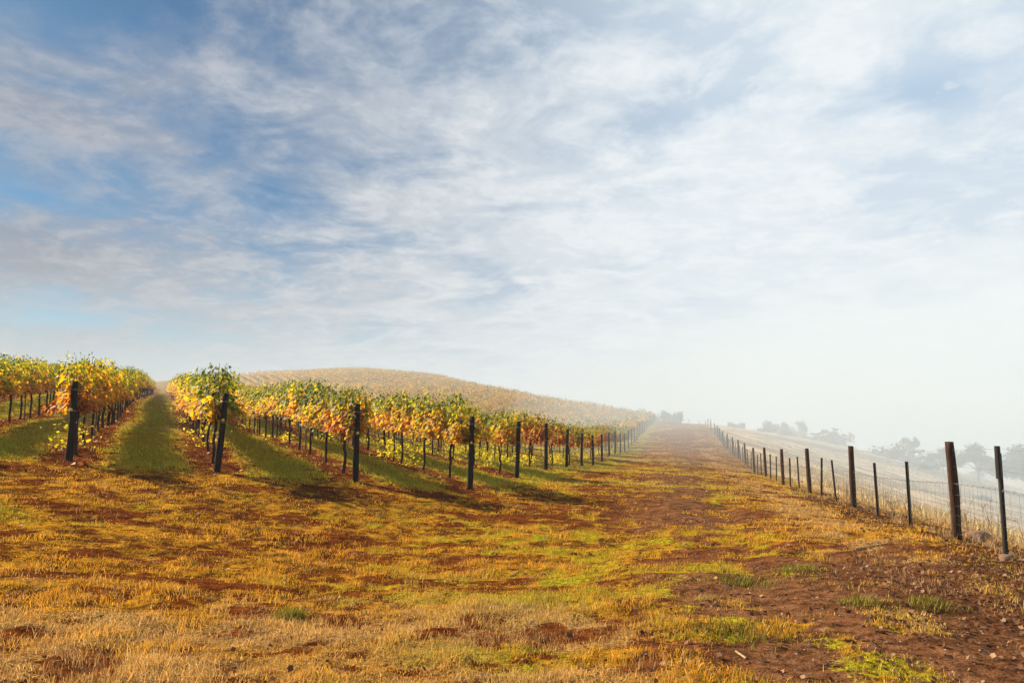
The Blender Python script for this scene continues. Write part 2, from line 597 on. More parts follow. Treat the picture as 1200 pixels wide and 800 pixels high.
def ground_mat():
    m, t, out = new_mat('ground_soil_and_grass')
    geo = t.new('ShaderNodeNewGeometry')
    pos = geo.outputs['Position']
    a1 = t.new('ShaderNodeAttribute', attribute_name='cover')
    a2 = t.new('ShaderNodeAttribute', attribute_name='kinds')
    sep = t.new('ShaderNodeSeparateColor')
    t.l.new(a2.outputs['Color'], sep.inputs[0])
    green, straw, litter = sep.outputs
    sep1 = t.new('ShaderNodeSeparateColor')
    t.l.new(a1.outputs['Color'], sep1.inputs[0])
    cover, track, far = sep1.outputs
    nf = t.noise(pos, 22, 5, .65)
    nm = t.noise(t.vmath('MULTIPLY', pos, (1, 1.6, 1)), 5.5, 5, .62, .4)
    nl = t.noise(pos, .9, 4, .6)
    ng = t.noise(t.vmath('MULTIPLY', pos, (1.0, .6, 1)), 55, 3, .7)
    soil = t.mix(t.ss(nm, .3, .7), (.042, .0092, .0018), (.135, .038, .0080))
    soil = t.mix(t.m('MULTIPLY', t.ss(nf, .58, .75), .6), soil, (.23, .085, .036))
    tsoil = t.mix(t.ss(nm, .3, .7), (.050, .021, .010), (.185, .090, .044))
    tsoil = t.mix(t.m('MULTIPLY', t.ss(ng, .55, .75), .55), tsoil, (.30, .165, .09))
    soil = t.mix(t.m('MULTIPLY', track, .8), soil, tsoil)
    lit = t.mix(t.ss(nf, .35, .65), (.022, .008, .004), (.11, .042, .018))
    lit = t.mix(t.ss(ng, .64, .74), lit, (.34, .20, .12))
    soil = t.mix(litter, soil, lit)
    gold = t.mix(t.ss(nm, .3, .7), (.13, .052, .005), (.40, .205, .015))
    mot = t.noise(t.vmath('MULTIPLY', pos, (1.0, .75, 1)), 3.4, 9, .72, .3)
    gold = t.mix(t.ss(mot, .40, .62), (.055, .020, .004), gold)
    grn = t.mix(t.ss(nf, .3, .7), (.12, .105, .006), (.34, .285, .013))
    stw = t.mix(t.ss(ng, .35, .7), (.11, .055, .017), (.36, .215, .075))
    g = t.mix(t.ss(t.m('ADD', green, t.m('MULTIPLY', t.m('SUBTRACT', nf, .5), .9)), .3, .75), gold, grn)
    g = t.mix(t.ss(t.m('ADD', straw, t.m('MULTIPLY', t.m('SUBTRACT', nm, .5), .5)), .3, .8), g, stw)
    # the open hillside beyond the fence: pale dry grass, long tree shadows painted in as greyer bands
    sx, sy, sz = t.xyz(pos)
    shadow_band = t.noise(t.comb(t.m('ADD', t.m('MULTIPLY', sx, .02), t.m('MULTIPLY', sy, .02)), t.m('ADD', t.m('MULTIPLY', sy, .11), t.m('MULTIPLY', sx, .03)), 0.0), 1.0, 4, .6, .5)
    hillside = t.mix(t.ss(shadow_band, .44, .60), (.58, .43, .27), (.15, .125, .115))
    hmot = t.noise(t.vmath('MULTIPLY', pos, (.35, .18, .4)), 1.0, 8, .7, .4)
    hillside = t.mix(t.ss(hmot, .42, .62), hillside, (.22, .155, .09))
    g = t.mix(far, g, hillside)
    f = t.ss(t.m('ADD', cover, t.m('ADD', t.m('MULTIPLY', t.m('SUBTRACT', nm, .5), 1.1), t.m('MULTIPLY', t.m('SUBTRACT', nf, .5), 1.3))), .24, .62)
    col = t.mix(f, soil, g)
    h = t.m('ADD', t.m('MULTIPLY', nm, 1.0), t.m('MULTIPLY', nf, .45))
    principled(t, out, col, 1.0, 0.0, bump(t, h, 1.0, .06))
    return m


# ------------------------------------------------------------------ ground
NX, NY = 860, 860
su = np.linspace(math.asinh(-420 / 6), math.asinh(520 / 6), NX)
gx = 6 * np.sinh(su)
sv = np.linspace(math.asinh((-140 - 8) / 6), math.asinh((700 - 8) / 6), NY)
gy = 8 + 6 * np.sinh(sv)
GX, GY = np.meshgrid(gx, gy)
gxf, gyf = GX.ravel(), GY.ravel()
gz = zf(gxf, gyf) + bumps(gxf, gyf)
idx = np.arange(NX * NY).reshape(NY, NX)
q4 = np.stack([idx[:-1, :-1], idx[:-1, 1:], idx[1:, 1:], idx[1:, :-1]], -1).reshape(-1, 4)
cov, grn, stw, lit, strip, trk, rgt = masks(gxf, gyf)
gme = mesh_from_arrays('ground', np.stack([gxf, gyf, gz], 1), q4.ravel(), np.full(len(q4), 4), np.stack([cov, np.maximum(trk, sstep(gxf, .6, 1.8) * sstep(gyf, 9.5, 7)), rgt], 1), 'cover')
ka = gme.attributes.new('kinds', 'FLOAT_COLOR', 'POINT')
kc = np.ones((len(gxf), 4), dtype=np.float32)
kc[:, 0], kc[:, 1], kc[:, 2] = grn, stw, lit
ka.data.foreach_set('color', kc.ravel())
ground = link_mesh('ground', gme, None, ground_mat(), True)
tag(ground, 'grassy headland and track of red soil rising to the crest', None, None, 'structure')

# ------------------------------------------------------------------ haze: one even box of pale smoke round the whole place
hz_lo, hz_hi = float(gz.min()) - 1.0, 24.0
bm = bmesh.new()
bmesh.ops.create_cube(bm, size=1.0)
for v in bm.verts:
    v.co.x = 530 if v.co.x > 0 else -430
    v.co.y = 710 if v.co.y > 0 else -150
    v.co.z = hz_hi if v.co.z > 0 else hz_lo
hme = bpy.data.meshes.new('haze')
bm.to_mesh(hme)
bm.free()
hm, ht, hout = new_mat('haze')
pv_ = ht.new('ShaderNodeVolumePrincipled')
pv_.inputs['Color'].default_value = (.59, .685, .82, 1)
pv_.inputs['Density'].default_value = 0.0009
pv_.inputs['Anisotropy'].default_value = 0.0
ht.l.new(pv_.outputs[0], hout.inputs['Volume'])
haze = link_mesh('haze', hme, None, hm)
tag(haze, 'pale smoky haze over the vineyard and valley', None, None, 'stuff')
# the smoke itself: one bank over the hill and the far half of the track, one lying in the valley
def smoke_bank(centre, half, density, col, lab, ang=0.0, sq=.6):
    m_, t_, o_ = new_mat('smoke')
    v_ = t_.new('ShaderNodeVolumePrincipled')
    v_.inputs['Color'].default_value = (*col, 1)
    v_.inputs['Density'].default_value = density
    t_.l.new(v_.outputs[0], o_.inputs['Volume'])
    bm = bmesh.new()
    bmesh.ops.create_icosphere(bm, subdivisions=5, radius=1.0)
    ca, sa = math.cos(ang), math.sin(ang)
    for v in bm.verts:
        c = v.co.copy()
        f = 1 + .08 * math.sin(c.x * 6 + 1) * math.sin(c.y * 5 + 2)
        x = math.copysign(abs(c.x) ** sq, c.x) * half[0] * f
        y = math.copysign(abs(c.y) ** sq, c.y) * half[1] * f
        v.co = Vector((centre[0] + x * ca - y * sa, centre[1] + x * sa + y * ca, centre[2] + math.copysign(abs(c.z) ** sq, c.z) * half[2] * (1 + .06 * math.sin(c.x * 9) * math.sin(c.y * 8))))
    me = bpy.data.meshes.new('smoke')
    bm.to_mesh(me)
    bm.free()
    o = link_mesh('smoke', me, None, m_, True)
    tag(o, lab, None, None, 'stuff')


smoke_bank((10, 185, -4), (190, 150, 27), .0012, (.61, .69, .81), 'thin smoke over the hill and the far track')
smoke_bank((98, 52, -9), (92, 63, 24), .0100, (.575, .68, .815), 'white smoke lying in the valley right of the fence', -.245)


# ------------------------------------------------------------------ leaves
LEAF_V = np.array([(0, 0, 0), (-.46, .02, .10), (-.36, .36, .07), (-.52, .62, .12), (0, 1.0, -.05), (.46, .02, .10), (.36, .36, .07), (.52, .62, .12)])
LEAF_F = [(0, 4, 3, 2, 1), (0, 5, 6, 7, 4)]
QUAD_V = np.array([(-.5, 0, 0), (.5, 0, 0), (.45, 1, .0), (-.45, 1, .0)])
QUAD_F = [(0, 1, 2, 3)]
LANCE_V = np.array([(0, 0, 0), (.16, .4, .02), (0, 1, -.03), (-.16, .4, .02)])
LANCE_F = [(0, 1, 2, 3)]


def leaf_cloud(pos, nrm, tipdir, size, col, V=LEAF_V, F=LEAF_F):
    """place a leaf at each pos; local y runs along tipdir, local z along nrm"""
    pos = np.asarray(pos)
    n = nrm / np.linalg.norm(nrm, axis=1, keepdims=True)
    t = tipdir - n * (tipdir * n).sum(1, keepdims=True)
    t /= np.linalg.norm(t, axis=1, keepdims=True) + 1e-9
    s = np.cross(t, n)
    size = np.asarray(size)[:, None, None]
    P_ = pos[:, None, :] + size * (V[None, :, 0:1] * s[:, None] + V[None, :, 1:2] * t[:, None] + V[None, :, 2:3] * n[:, None])
    nv = len(V)
    base = (np.arange(len(pos)) * nv)[:, None]
    ff = np.concatenate([base + np.array(f)[None] for f in F], 1).ravel()
    cnt = np.tile([len(f) for f in F], len(pos))
    return P_.reshape(-1, 3), ff, cnt, np.repeat(col, nv, axis=0)


C_GREEN_D = np.array((.050, .085, .006))
C_GREEN = np.array((.135, .180, .010))
C_YGREEN = np.array((.36, .32, .013))
C_YELLOW = np.array((.62, .335, .012))
C_ORANGE = np.array((.54, .165, .008))
C_RUST = np.array((.20, .055, .014))
RAMP = np.stack([C_RUST, C_ORANGE, C_YELLOW, C_YGREEN, C_GREEN, C_GREEN_D])


def ramp(g):
    g = np.clip(g, 0, 1) * 5
    i = np.minimum(g.astype(int), 4)
    f = (g - i)[:, None]
    return RAMP[i] * (1 - f) + RAMP[i + 1] * f


VINE_SP = 1.75


def vine_arrays(rng, shift, full=True):
    """leaf arrays of one vine canopy in its own frame: x along the row, z up"""
    pos, nrm, tip, size, g = [], [], [], [], []
    canes = []
    nsh = 44 if full else 14
    for i in range(nsh):
        x0 = (i + rng.random()) / nsh * 1.8 - .9
        y0 = rng.normal(0, .03)
        top = rng.uniform(1.54, 1.86) if rng.random() > .09 else rng.uniform(1.84, 1.95)
        lean = rng.normal(0, .16)
        out = rng.choice((-1, 1)) * abs(rng.normal(.085, .085))
        drop = rng.random() < .45                              # shoot that flops over and hangs outside the wires
        sh = rng.normal(0, .13)
        n = int((top - .9) / .058)
        path = []
        for j in range(n + 1):
            u = j / n
            z = .93 + (top - .93) * u
            yy = y0 + out * (u ** .8) * 1.3
            if drop and u > .45:
                z = z - (u - .45) * 1.75 * (top - .93)
                yy = yy + np.sign(out) * (u - .45) * .30
            xx = x0 + lean * u + .05 * math.sin(u * 7 + i)
            path.append((xx, yy, z))
            if j < 1:
                continue
            for rep in range(3 if full else 2):
                side = 1 if (j + rep) % 2 else -1
                off = np.array((rng.normal(0, .08), side * rng.uniform(.03, .17), rng.normal(-.01, .05)))
                pos.append(np.array((xx, yy, z)) + off)
                nrm.append(np.array((rng.normal(0, .5), side * rng.uniform(.3, 1.1), rng.uniform(.1, 1.0))))
                tip.append(np.array((rng.normal(0, .5), side * .5, rng.uniform(-1, .1))))
                size.append(rng.uniform(.058, .114) * (1 - .35 * max(0, u - .75) / .25))
                zz_ = (z - .9) / .95
                g.append(.27 + .56 * zz_ + shift + sh + rng.normal(0, .135))
        canes.append(path)
    return np.array(pos), np.array(nrm), np.array(tip), np.array(size), ramp(np.array(g)), canes


LOOKS = ['mostly green', 'green topped golden', 'golden yellow', 'yellow and orange', 'deep orange', 'green and amber', 'thin yellowing', 'rusty orange']
SHIFTS = [.20, .08, .0, -.06, -.13, .04, .02, -.17]
VINES = []
for vi, sh in enumerate(SHIFTS):
    rng = np.random.default_rng(100 + vi)
    p_, n_, t_, s_, c_, canes = vine_arrays(rng, sh)
    v, f, cnt, cc = leaf_cloud(p_, n_, t_, s_, c_)
    fol = mesh_from_arrays('foliage', v, f, cnt, cc)
    fol.materials.append(M_LEAF)
    tb = Tubes()
    for path in canes:
        pts = path[::4] + [path[-1]]
        tb.tube(pts, [.0055 - .003 * k / len(pts) for k in range(len(pts))], 4)
    can = tb.build('canes')
    can.materials.append(M_CANE)
    tb = Tubes()
    pts, rad = [], []
    lx, ly = rng.normal(0, .05), rng.normal(0, .03)
    for k in range(9):
        u = k / 8
        pts.append((lx * math.sin(u * 3.1) + rng.normal(0, .012), ly * math.sin(u * 4) + rng.normal(0, .010), -.06 + .99 * u))
        rad.append(.034 - .010 * u + (.018 if k == 8 else 0) + rng.uniform(-.004, .006))
    tb.tube(pts, rad, 7)
    trk_me = tb.build('trunk')
    trk_me.materials.append(M_TRUNK)
    tb = Tubes()
    for sgn in (-1, 1):
        pts, rad = [], []
        for k in range(8):
            u = k / 7
            pts.append((sgn * u * .88, rng.normal(0, .012), .90 + .035 * math.sin(u * 2.6) + rng.normal(0, .010)))
            rad.append(.026 - .010 * u + rng.uniform(-.003, .005))
        tb.tube(pts, rad, 6)
    for k in range(10):
        x = -.85 + k * .19
        tb.tube([(x, 0, .92), (x + rng.normal(0, .02), rng.normal(0, .02), .99)], [.013, .010], 5)
    cor = tb.build('cordon')
    cor.materials.append(M_TRUNK)
    for me_ in (trk_me, cor):
        me_.polygons.foreach_set('use_smooth', np.ones(len(me_.polygons), dtype=bool))
    VINES.append((fol, can, trk_me, cor))

ORD = ['zeroth', 'first', 'second', 'third', 'fourth', 'fifth', 'sixth', 'seventh', 'eighth', 'ninth', 'tenth', 'eleventh', 'twelfth', 'thirteenth',
       'fourteenth', 'fifteenth', 'sixteenth', 'seventeenth', 'eighteenth', 'nineteenth', 'twentieth']
TENS = ['', '', 'twent', 'thirt', 'fort', 'fift', 'sixt', 'sevent', 'eight', 'ninet']


def ordinal(n):
    if n <= 20:
        return ORD[n]
    t, u = divmod(n, 10)
    return TENS[t] + ('ieth' if u == 0 else 'y-' + ORD[u])


# ------------------------------------------------------------------ where the vines stand
LAST_ROW = 32
cand = []
PREC = {k: float(row_start(k) @ ROW) for k in range(-8, LAST_ROW + 1)}


def crest_len(k):
    return 120 if k < 4 else 205


for k in range(-8, LAST_ROW + 1):
    st = row_start(k)
    n = int(crest_len(k) / VINE_SP)
    for i in range(n):
        t = 1.12 + i * VINE_SP
        p = st + ROW * t
        d = math.hypot(*p)
        px = 600 + FPX * p[0] / p[1]
        occ = 0
        qk = row_q(k)
        pk = float(p @ ROW)
        for j in range(1, LAST_ROW + 1):
            qj = row_q(j)
            if 0 < qj < qk or qk < qj < 0:
                if (qj / qk) * pk > PREC[j]:
                    occ += 1
        vis = -60 < px < 1260
        score = (1 / d) * (1, .75, .45, .3)[min(occ, 3)] if vis else 0
        cand.append((score, k, i, p[0], p[1], d))
cand.sort(reverse=True)
hand = [c for c in cand if c[1] >= 0][:290]
handset = {(c[1], c[2]) for c in hand}
first_seen = {}
for c in hand:
    first_seen.setdefault(c[1], []).append(c[2])

zs = zf([c[3] for c in hand], [c[4] for c in hand])
zs2 = zf([c[3] + ROW[0] for c in hand], [c[4] + ROW[1] for c in hand])
ROW_ANG = math.atan2(ROW[1], ROW[0])
vrng = np.random.default_rng(23)
for (score, k, i, x, y, d), z0, z2 in zip(hand, zs, zs2):
    # colour drifts along a row so neighbouring vines look alike
    vi = int(vrng.choice([1, 2, 3, 4, 5, 6, 0, 7], p=[.24, .17, .17, .10, .16, .07, .06, .03]))
    if (k, i) == (2, 0):
        vi = 0
    if (k, i) == (1, 0):
        vi = 3
    fol, can, trm, cor = VINES[vi]
    flip = vrng.random() < .5
    sl = math.atan(z2 - z0)
    root = empty('grapevine', (x, y, z0 - .02))
    root.rotation_euler = Euler((0, -sl * (-1 if flip else 1) * .95, ROW_ANG + (math.pi if flip else 0)), 'XYZ')
    sc = vrng.uniform(.94, 1.06) * (1.05 if (k, i) in ((2, 0), (2, 1)) else 1.0)
    root.scale = (1, 1, sc)
    if k == 0:
        nth = sorted(first_seen[0]).index(i) + 1
        lab = f'{LOOKS[vi]} grapevine, {ordinal(nth)} one back in the row cut off by the left edge'
    else:
        lab = f'{LOOKS[vi]} grapevine, {ordinal(i + 1)} behind the {ordinal(k)} dark end post from the left'
    tag(root, lab, 'grapevine', 'grapevines trained along the vineyard rows')
    link_mesh('trunk', trm, root)
    link_mesh('cordon', cor, root)
    link_mesh('canes', can, root)
    link_mesh('foliage', fol, root)

# the rest of the vineyard reads as one mass up the hill
rest = [c for c in cand if (c[1], c[2]) not in handset]
frng = np.random.default_rng(77)
AV, AF, AC, ACOL = [], [], [], []
vb = 0
rz = zf([c[3] for c in rest], [c[4] for c in rest])
protos = [vine_arrays(np.random.default_rng(300 + j), SHIFTS[j % 8] * .7, False) for j in range(6)]
TRV, TRF = [], []
for (score, k, i, x, y, d), z0 in zip(rest, rz):
    pp, nn, tt, ssz, ccz, _ = protos[int(frng.integers(6))]
    m_ = len(pp)
    if d < 70:
        keep, mul = min(m_, 170), 1.5
    elif d < 130:
        keep, mul = 70, 2.3
    else:
        keep, mul = 34, 3.1
    sel = frng.choice(m_, keep, replace=False)
    lp = pp[sel]
    ca, sa = ROW
    wp = np.stack([x + lp[:, 0] * ROW[0] - lp[:, 1] * ROW[1], y + lp[:, 0] * ROW[1] + lp[:, 1] * ROW[0], z0 + lp[:, 2] * frng.uniform(.88, 1.20)], 1)

    def rot(a):
        return np.stack([a[:, 0] * ROW[0] - a[:, 1] * ROW[1], a[:, 0] * ROW[1] + a[:, 1] * ROW[0], a[:, 2]], 1)
    shade = frng.uniform(.6, 1.25)
    cl = ccz[sel] * shade
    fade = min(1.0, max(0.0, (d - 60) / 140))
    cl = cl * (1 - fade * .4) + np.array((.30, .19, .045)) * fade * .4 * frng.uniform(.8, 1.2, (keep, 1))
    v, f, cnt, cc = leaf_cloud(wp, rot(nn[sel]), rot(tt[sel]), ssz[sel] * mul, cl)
    AV.append(v)
    AF.append(f + vb)
    AC.append(cnt)
    ACOL.append(cc)
    vb += len(v)
    tw = .035
    b0 = len(TRV)
    for zz0, hw in ((-.1, tw), (.95, tw * .8)):
        for (ax, ay) in ((-hw, -hw), (hw, -hw), (hw, hw), (-hw, hw)):
            TRV.append((x + ax, y + ay, z0 + zz0))
    for e in range(4):
        TRF.append((b0 + e, b0 + (e + 1) % 4, b0 + 4 + (e + 1) % 4, b0 + 4 + e))
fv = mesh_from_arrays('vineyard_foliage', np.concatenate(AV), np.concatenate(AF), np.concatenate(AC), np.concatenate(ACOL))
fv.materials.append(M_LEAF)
far_v = link_mesh('distant_vines', fv)
tag(far_v, 'mass of golden vine rows covering the hill behind', None, None, 'stuff')
tm = bpy.data.meshes.new('vineyard_trunks')
tm.from_pydata(TRV, [], TRF)
tm.update()
tm.materials.append(M_TRUNK)
tr_o = link_mesh('distant_vine_trunks', tm, far_v)
tr_o['kind'] = 'stuff'


# ------------------------------------------------------------------ trellises: one per row
def post_mesh(name, h, r, seed, mat, below=.25, n=14, taper=.9):
    rng = np.random.default_rng(seed)
    bm = bmesh.new()
    rings = []
    nz = 12
    ph = rng.random() * 6
    for j in range(nz + 1):
        u = j / nz
        z = -below + (h + below) * u
        rr = r * (1 - (1 - taper) * u) * (1 + .05 * math.sin(u * 9 + ph))
        if j == nz:
            rr *= .93
        ring = []
        ox, oy = .010 * math.sin(u * 4 + ph), .010 * math.cos(u * 3 + ph)
        for k in range(n):
            a = 2 * math.pi * k / n
            q = rr * (1 + .05 * math.sin(3 * a + ph) + rng.normal(0, .018))
            ring.append(bm.verts.new((ox + q * math.cos(a), oy + q * math.sin(a), z + (rng.normal(0, .004) if j == nz else 0))))
        rings.append(ring)
    for j in range(nz):
        for k in range(n):
            bm.faces.new((rings[j][k], rings[j][(k + 1) % n], rings[j + 1][(k + 1) % n], rings[j + 1][k]))
    c = bm.verts.new((rings[-1][0].co + rings[-1][n // 2].co) / 2 + Vector((0, 0, .004)))
    for k in range(n):
        bm.faces.new((rings[-1][k], rings[-1][(k + 1) % n], c))
    me = bpy.data.meshes.new(name)
    bm.to_mesh(me)
    bm.free()
    me.materials.append(mat)
    for p in me.polygons:
        p.use_smooth = len(p.vertices) == 4
    return me


ENDP = [post_mesh('end_post', 1.5, .062, 40 + i, M_POST) for i in range(4)]
stake_mes = []
for i in range(2):
    tb = Tubes()
    tb.tube([(0, 0, -.2), (.004, 0, .8), (0, .006, 1.68)], [.022, .021, .019], 6)
    me = tb.build('stake')
    me.materials.append(M_POST if i else M_STAKE)
    stake_mes.append(me)
tb = Tubes()
tb.tube([(.067 * math.cos(a), .067 * math.sin(a), .0065 * a / 6.28) for a in np.linspace(0, 6.28 * 3, 40)], .0028, 4)
TIE = tb.build('wire_tie')
TIE.materials.append(M_WIRE)
bm = bmesh.new()
bmesh.ops.create_uvsphere(bm, u_segments=8, v_segments=6, radius=.028)
for v in bm.verts:
    v.co.y *= .4
TAGM = bpy.data.meshes.new('tag')
bm.to_mesh(TAGM)
bm.free()
TAGM.materials.append(M_TAG)

lrng = random.Random(5)
for k in range(0, LAST_ROW + 1):
    st = row_start(k)
    z0 = z1(*st)
    root = empty('vine_trellis', (st[0], st[1], z0))
    if k == 0:
        lab = 'wire trellis of the vine row cut off by the left edge'
    elif k == 1:
        lab = 'leftmost vine trellis, its dark end post standing by the shaded grass'
    else:
        lab = f'vine trellis with dark wooden end post, {ordinal(k)} from the left along the row ends'
    tag(root, lab, 'trellis', 'trellises with dark end posts along the vineyard edge')
    po = link_mesh('end_post', ENDP[k % 4], root)
    lean = Vector((ROW[0], ROW[1])) * -.02
    tilt = {1: .015, 2: .055, 3: .0, 4: .012}.get(k, lrng.uniform(-.02, .03))
    po.rotation_euler = (lrng.uniform(-.02, .02), tilt, lrng.uniform(0, .6))
    if k < 14:
        for zt in (.93, 1.33):
            ti = link_mesh('wire_tie', TIE, po)
            ti.location = (0, 0, zt)
    if k in (1, 2, 3, 4):
        tg = link_mesh('tag', TAGM, po)
        tg.location = (.0, -.062, .93 + .03 * (k % 3))
    # line stakes and wires over the part of the row that can be made out
    span = 46 if k < 6 else (26 if k < 12 else 12)
    ts = np.arange(0, span + .1, 1.75)
    wx, wy = st[0] + ROW[0] * ts, st[1] + ROW[1] * ts
    wz = zf(wx, wy)
    for hgt, rr, mt, nm in ((.91, .0035, M_WIRE, 'wire'), (1.32, .003, M_WIRE, 'wire'), (1.66, .003, M_WIRE, 'wire'), (.62, .009, M_HOSE, 'drip_hose')):
        tb = Tubes()
        pts = []
        for j in range(len(ts)):
            hh = min(hgt, 1.44) if j == 0 else hgt
            sag = .03 * math.sin(j * 1.7) if nm == 'drip_hose' else 0
            pts.append((wx[j] - st[0], wy[j] - st[1], wz[j] - z0 + hh + sag))
        tb.tube(pts, rr, 5)
        me = tb.build(nm)
        me.materials.append(mt)
        link_mesh(nm, me, root)
    for j in range(3, len(ts), 3):
        s = link_mesh('stake', stake_mes[(j // 3 + k) % 2], root)
        t = ts[j] + .07
        x, y = st[0] + ROW[0] * t, st[1] + ROW[1] * t
        s.location = (x - st[0], y - st[1], z1(x, y) - z0)
        s.rotation_euler = (lrng.uniform(-.03, .03), lrng.uniform(-.03, .03), lrng.uniform(0, 3))

# ------------------------------------------------------------------ wire fence along the right of the track
fence = empty('wire_fence', fence_pts[0])
tag(fence, 'post and wire farm fence with netting along the right of the track', 'fence')
F0 = fence_pts[0]
full = list(fence_pts)
for (px, Y) in ((825, 98.5), (817.5, 106), (806, 114), (796, 122)):
    x = (px - 600) / FPX * Y
    zt = at(px, 487.5, Y).z
    full.append(Vector((x, Y, min(z1(x, Y), zt - 1.1))))
# one bay towards the camera, outside the picture
pre = F0 + (fence_pts[0] - fence_pts[1]) * .98
pre = Vector((pre.x + .1, pre.y, z1(pre.x, pre.y)))
line = [pre] + full
FPM = [post_mesh('post', 1.30, .060, 60 + i, M_FPOST, taper=.96) for i in range(4)]


def picket_mesh(h, notch=False):
    """Y-section steel picket"""
    bm = bmesh.new()
    for (a, wd) in ((math.pi / 2, .029), (math.pi / 2 + 2.1, .024), (math.pi / 2 - 2.1, .024)):
        ca, sa = math.cos(a), math.sin(a)
        th = .0055
        vs = []
        for z in (-.2, h):
            for (r_, s_) in ((0, -th), (wd, -th), (wd, th), (0, th)):
                vs.append(bm.verts.new((ca * r_ - sa * s_, sa * r_ + ca * s_, z)))
        for e in range(4):
            bm.faces.new((vs[e], vs[(e + 1) % 4], vs[4 + (e + 1) % 4], vs[4 + e]))
        bm.faces.new(vs[:4][::-1])
        bm.faces.new(vs[4:])
    if notch:
        r0 = bmesh.ops.create_cone(bm, cap_ends=True, segments=8, radius1=.030, radius2=.028, depth=.36)
        for v in r0['verts']:
            v.co.z += h - .10
            v.co.x -= .016
    me = bpy.data.meshes.new('picket')
    bm.to_mesh(me)
    bm.free()
    me.materials.append(M_PICKET)
    return me


PKM = [picket_mesh(1.05), picket_mesh(1.0), picket_mesh(1.14, True)]
for i, p in enumerate(line):
    po = link_mesh('post', FPM[i % 4], fence)
    po.location = p - F0
    po.rotation_euler = (lrng.uniform(-.02, .02), lrng.uniform(-.025, .015), lrng.uniform(0, 3))
    if i >= 16:
        po.scale = (.8, .8, .85)
nodes = []
for a, b in zip(line[:-1], line[1:]):
    for s in (0, 1 / 3, 2 / 3):
        q = a.lerp(b, s)
        if s > 0:
            q.z = z1(q.x, q.y)
        nodes.append((q, s))
nodes.append((line[-1], 0))
nodes[2] = (at(1179, 654, 7.7), nodes[2][1])
for i, (q, s) in enumerate(nodes):
    if s == 0 or q.y > 78:
        continue
    pk = link_mesh('picket', PKM[2] if i == 2 else PKM[i % 2], fence)
    pk.location = q - F0
    pk.rotation_euler = (lrng.uniform(-.03, .03), lrng.uniform(-.065, .01), lrng.uniform(0, 3))
for hgt, rr in ((1.22, .0011), (.98, .0011), (.76, .0026)):
    tb = Tubes()
    pts = []
    for j, (q, s) in enumerate(nodes):
        hh = min(hgt, 1.0 - .02) if s > 0 and hgt > 1.1 else hgt
        hh = hgt if hgt < 1.1 else 1.20 + (.02 if s else 0)
        pts.append((q.x - F0.x, q.y - F0.y, q.z - F0.z + hh + lrng.uniform(-.012, .012) - (.02 if s else 0)))
    tb.tube(pts, rr, 4)
    if hgt < .8:                                              # barbs
        for j in range(len(pts) - 1):
            if pts[j][1] > 18:
                break
            for u in np.arange(.1, 1, .11):
                c = Vector(pts[j]).lerp(Vector(pts[j + 1]), u)
                tb.tube([c + Vector((-.012, 0, -.014)), c + Vector((.012, 0, .014))], .0028, 3)
    me = tb.build('wire')
    me.materials.append(M_WIRE)
    link_mesh('wire', me, fence)
tb = Tubes()
for hgt in (.08, .2, .33, .46, .6, .73):
    pts = [(q.x - F0.x, q.y - F0.y, q.z - F0.z + hgt + .01 * math.sin(j * 2.3 + hgt * 9)) for j, (q, s) in enumerate(nodes)]
    tb.tube(pts, .0016, 3)
for j in range(len(nodes) - 1):
    a, b = nodes[j][0], nodes[j + 1][0]
    if a.y > 50:
        break
    n = max(2, int((b - a).length / .16))
    for u in range(n):
        c = a.lerp(b, u / n) - F0
        tb.tube([c + Vector((0, 0, .05)), c + Vector((lrng.uniform(-.01, .01), lrng.uniform(-.01, .01), .73))], .0013, 3)
me = tb.build('netting')
me.materials.append(M_WIRE)
link_mesh('netting', me, fence)


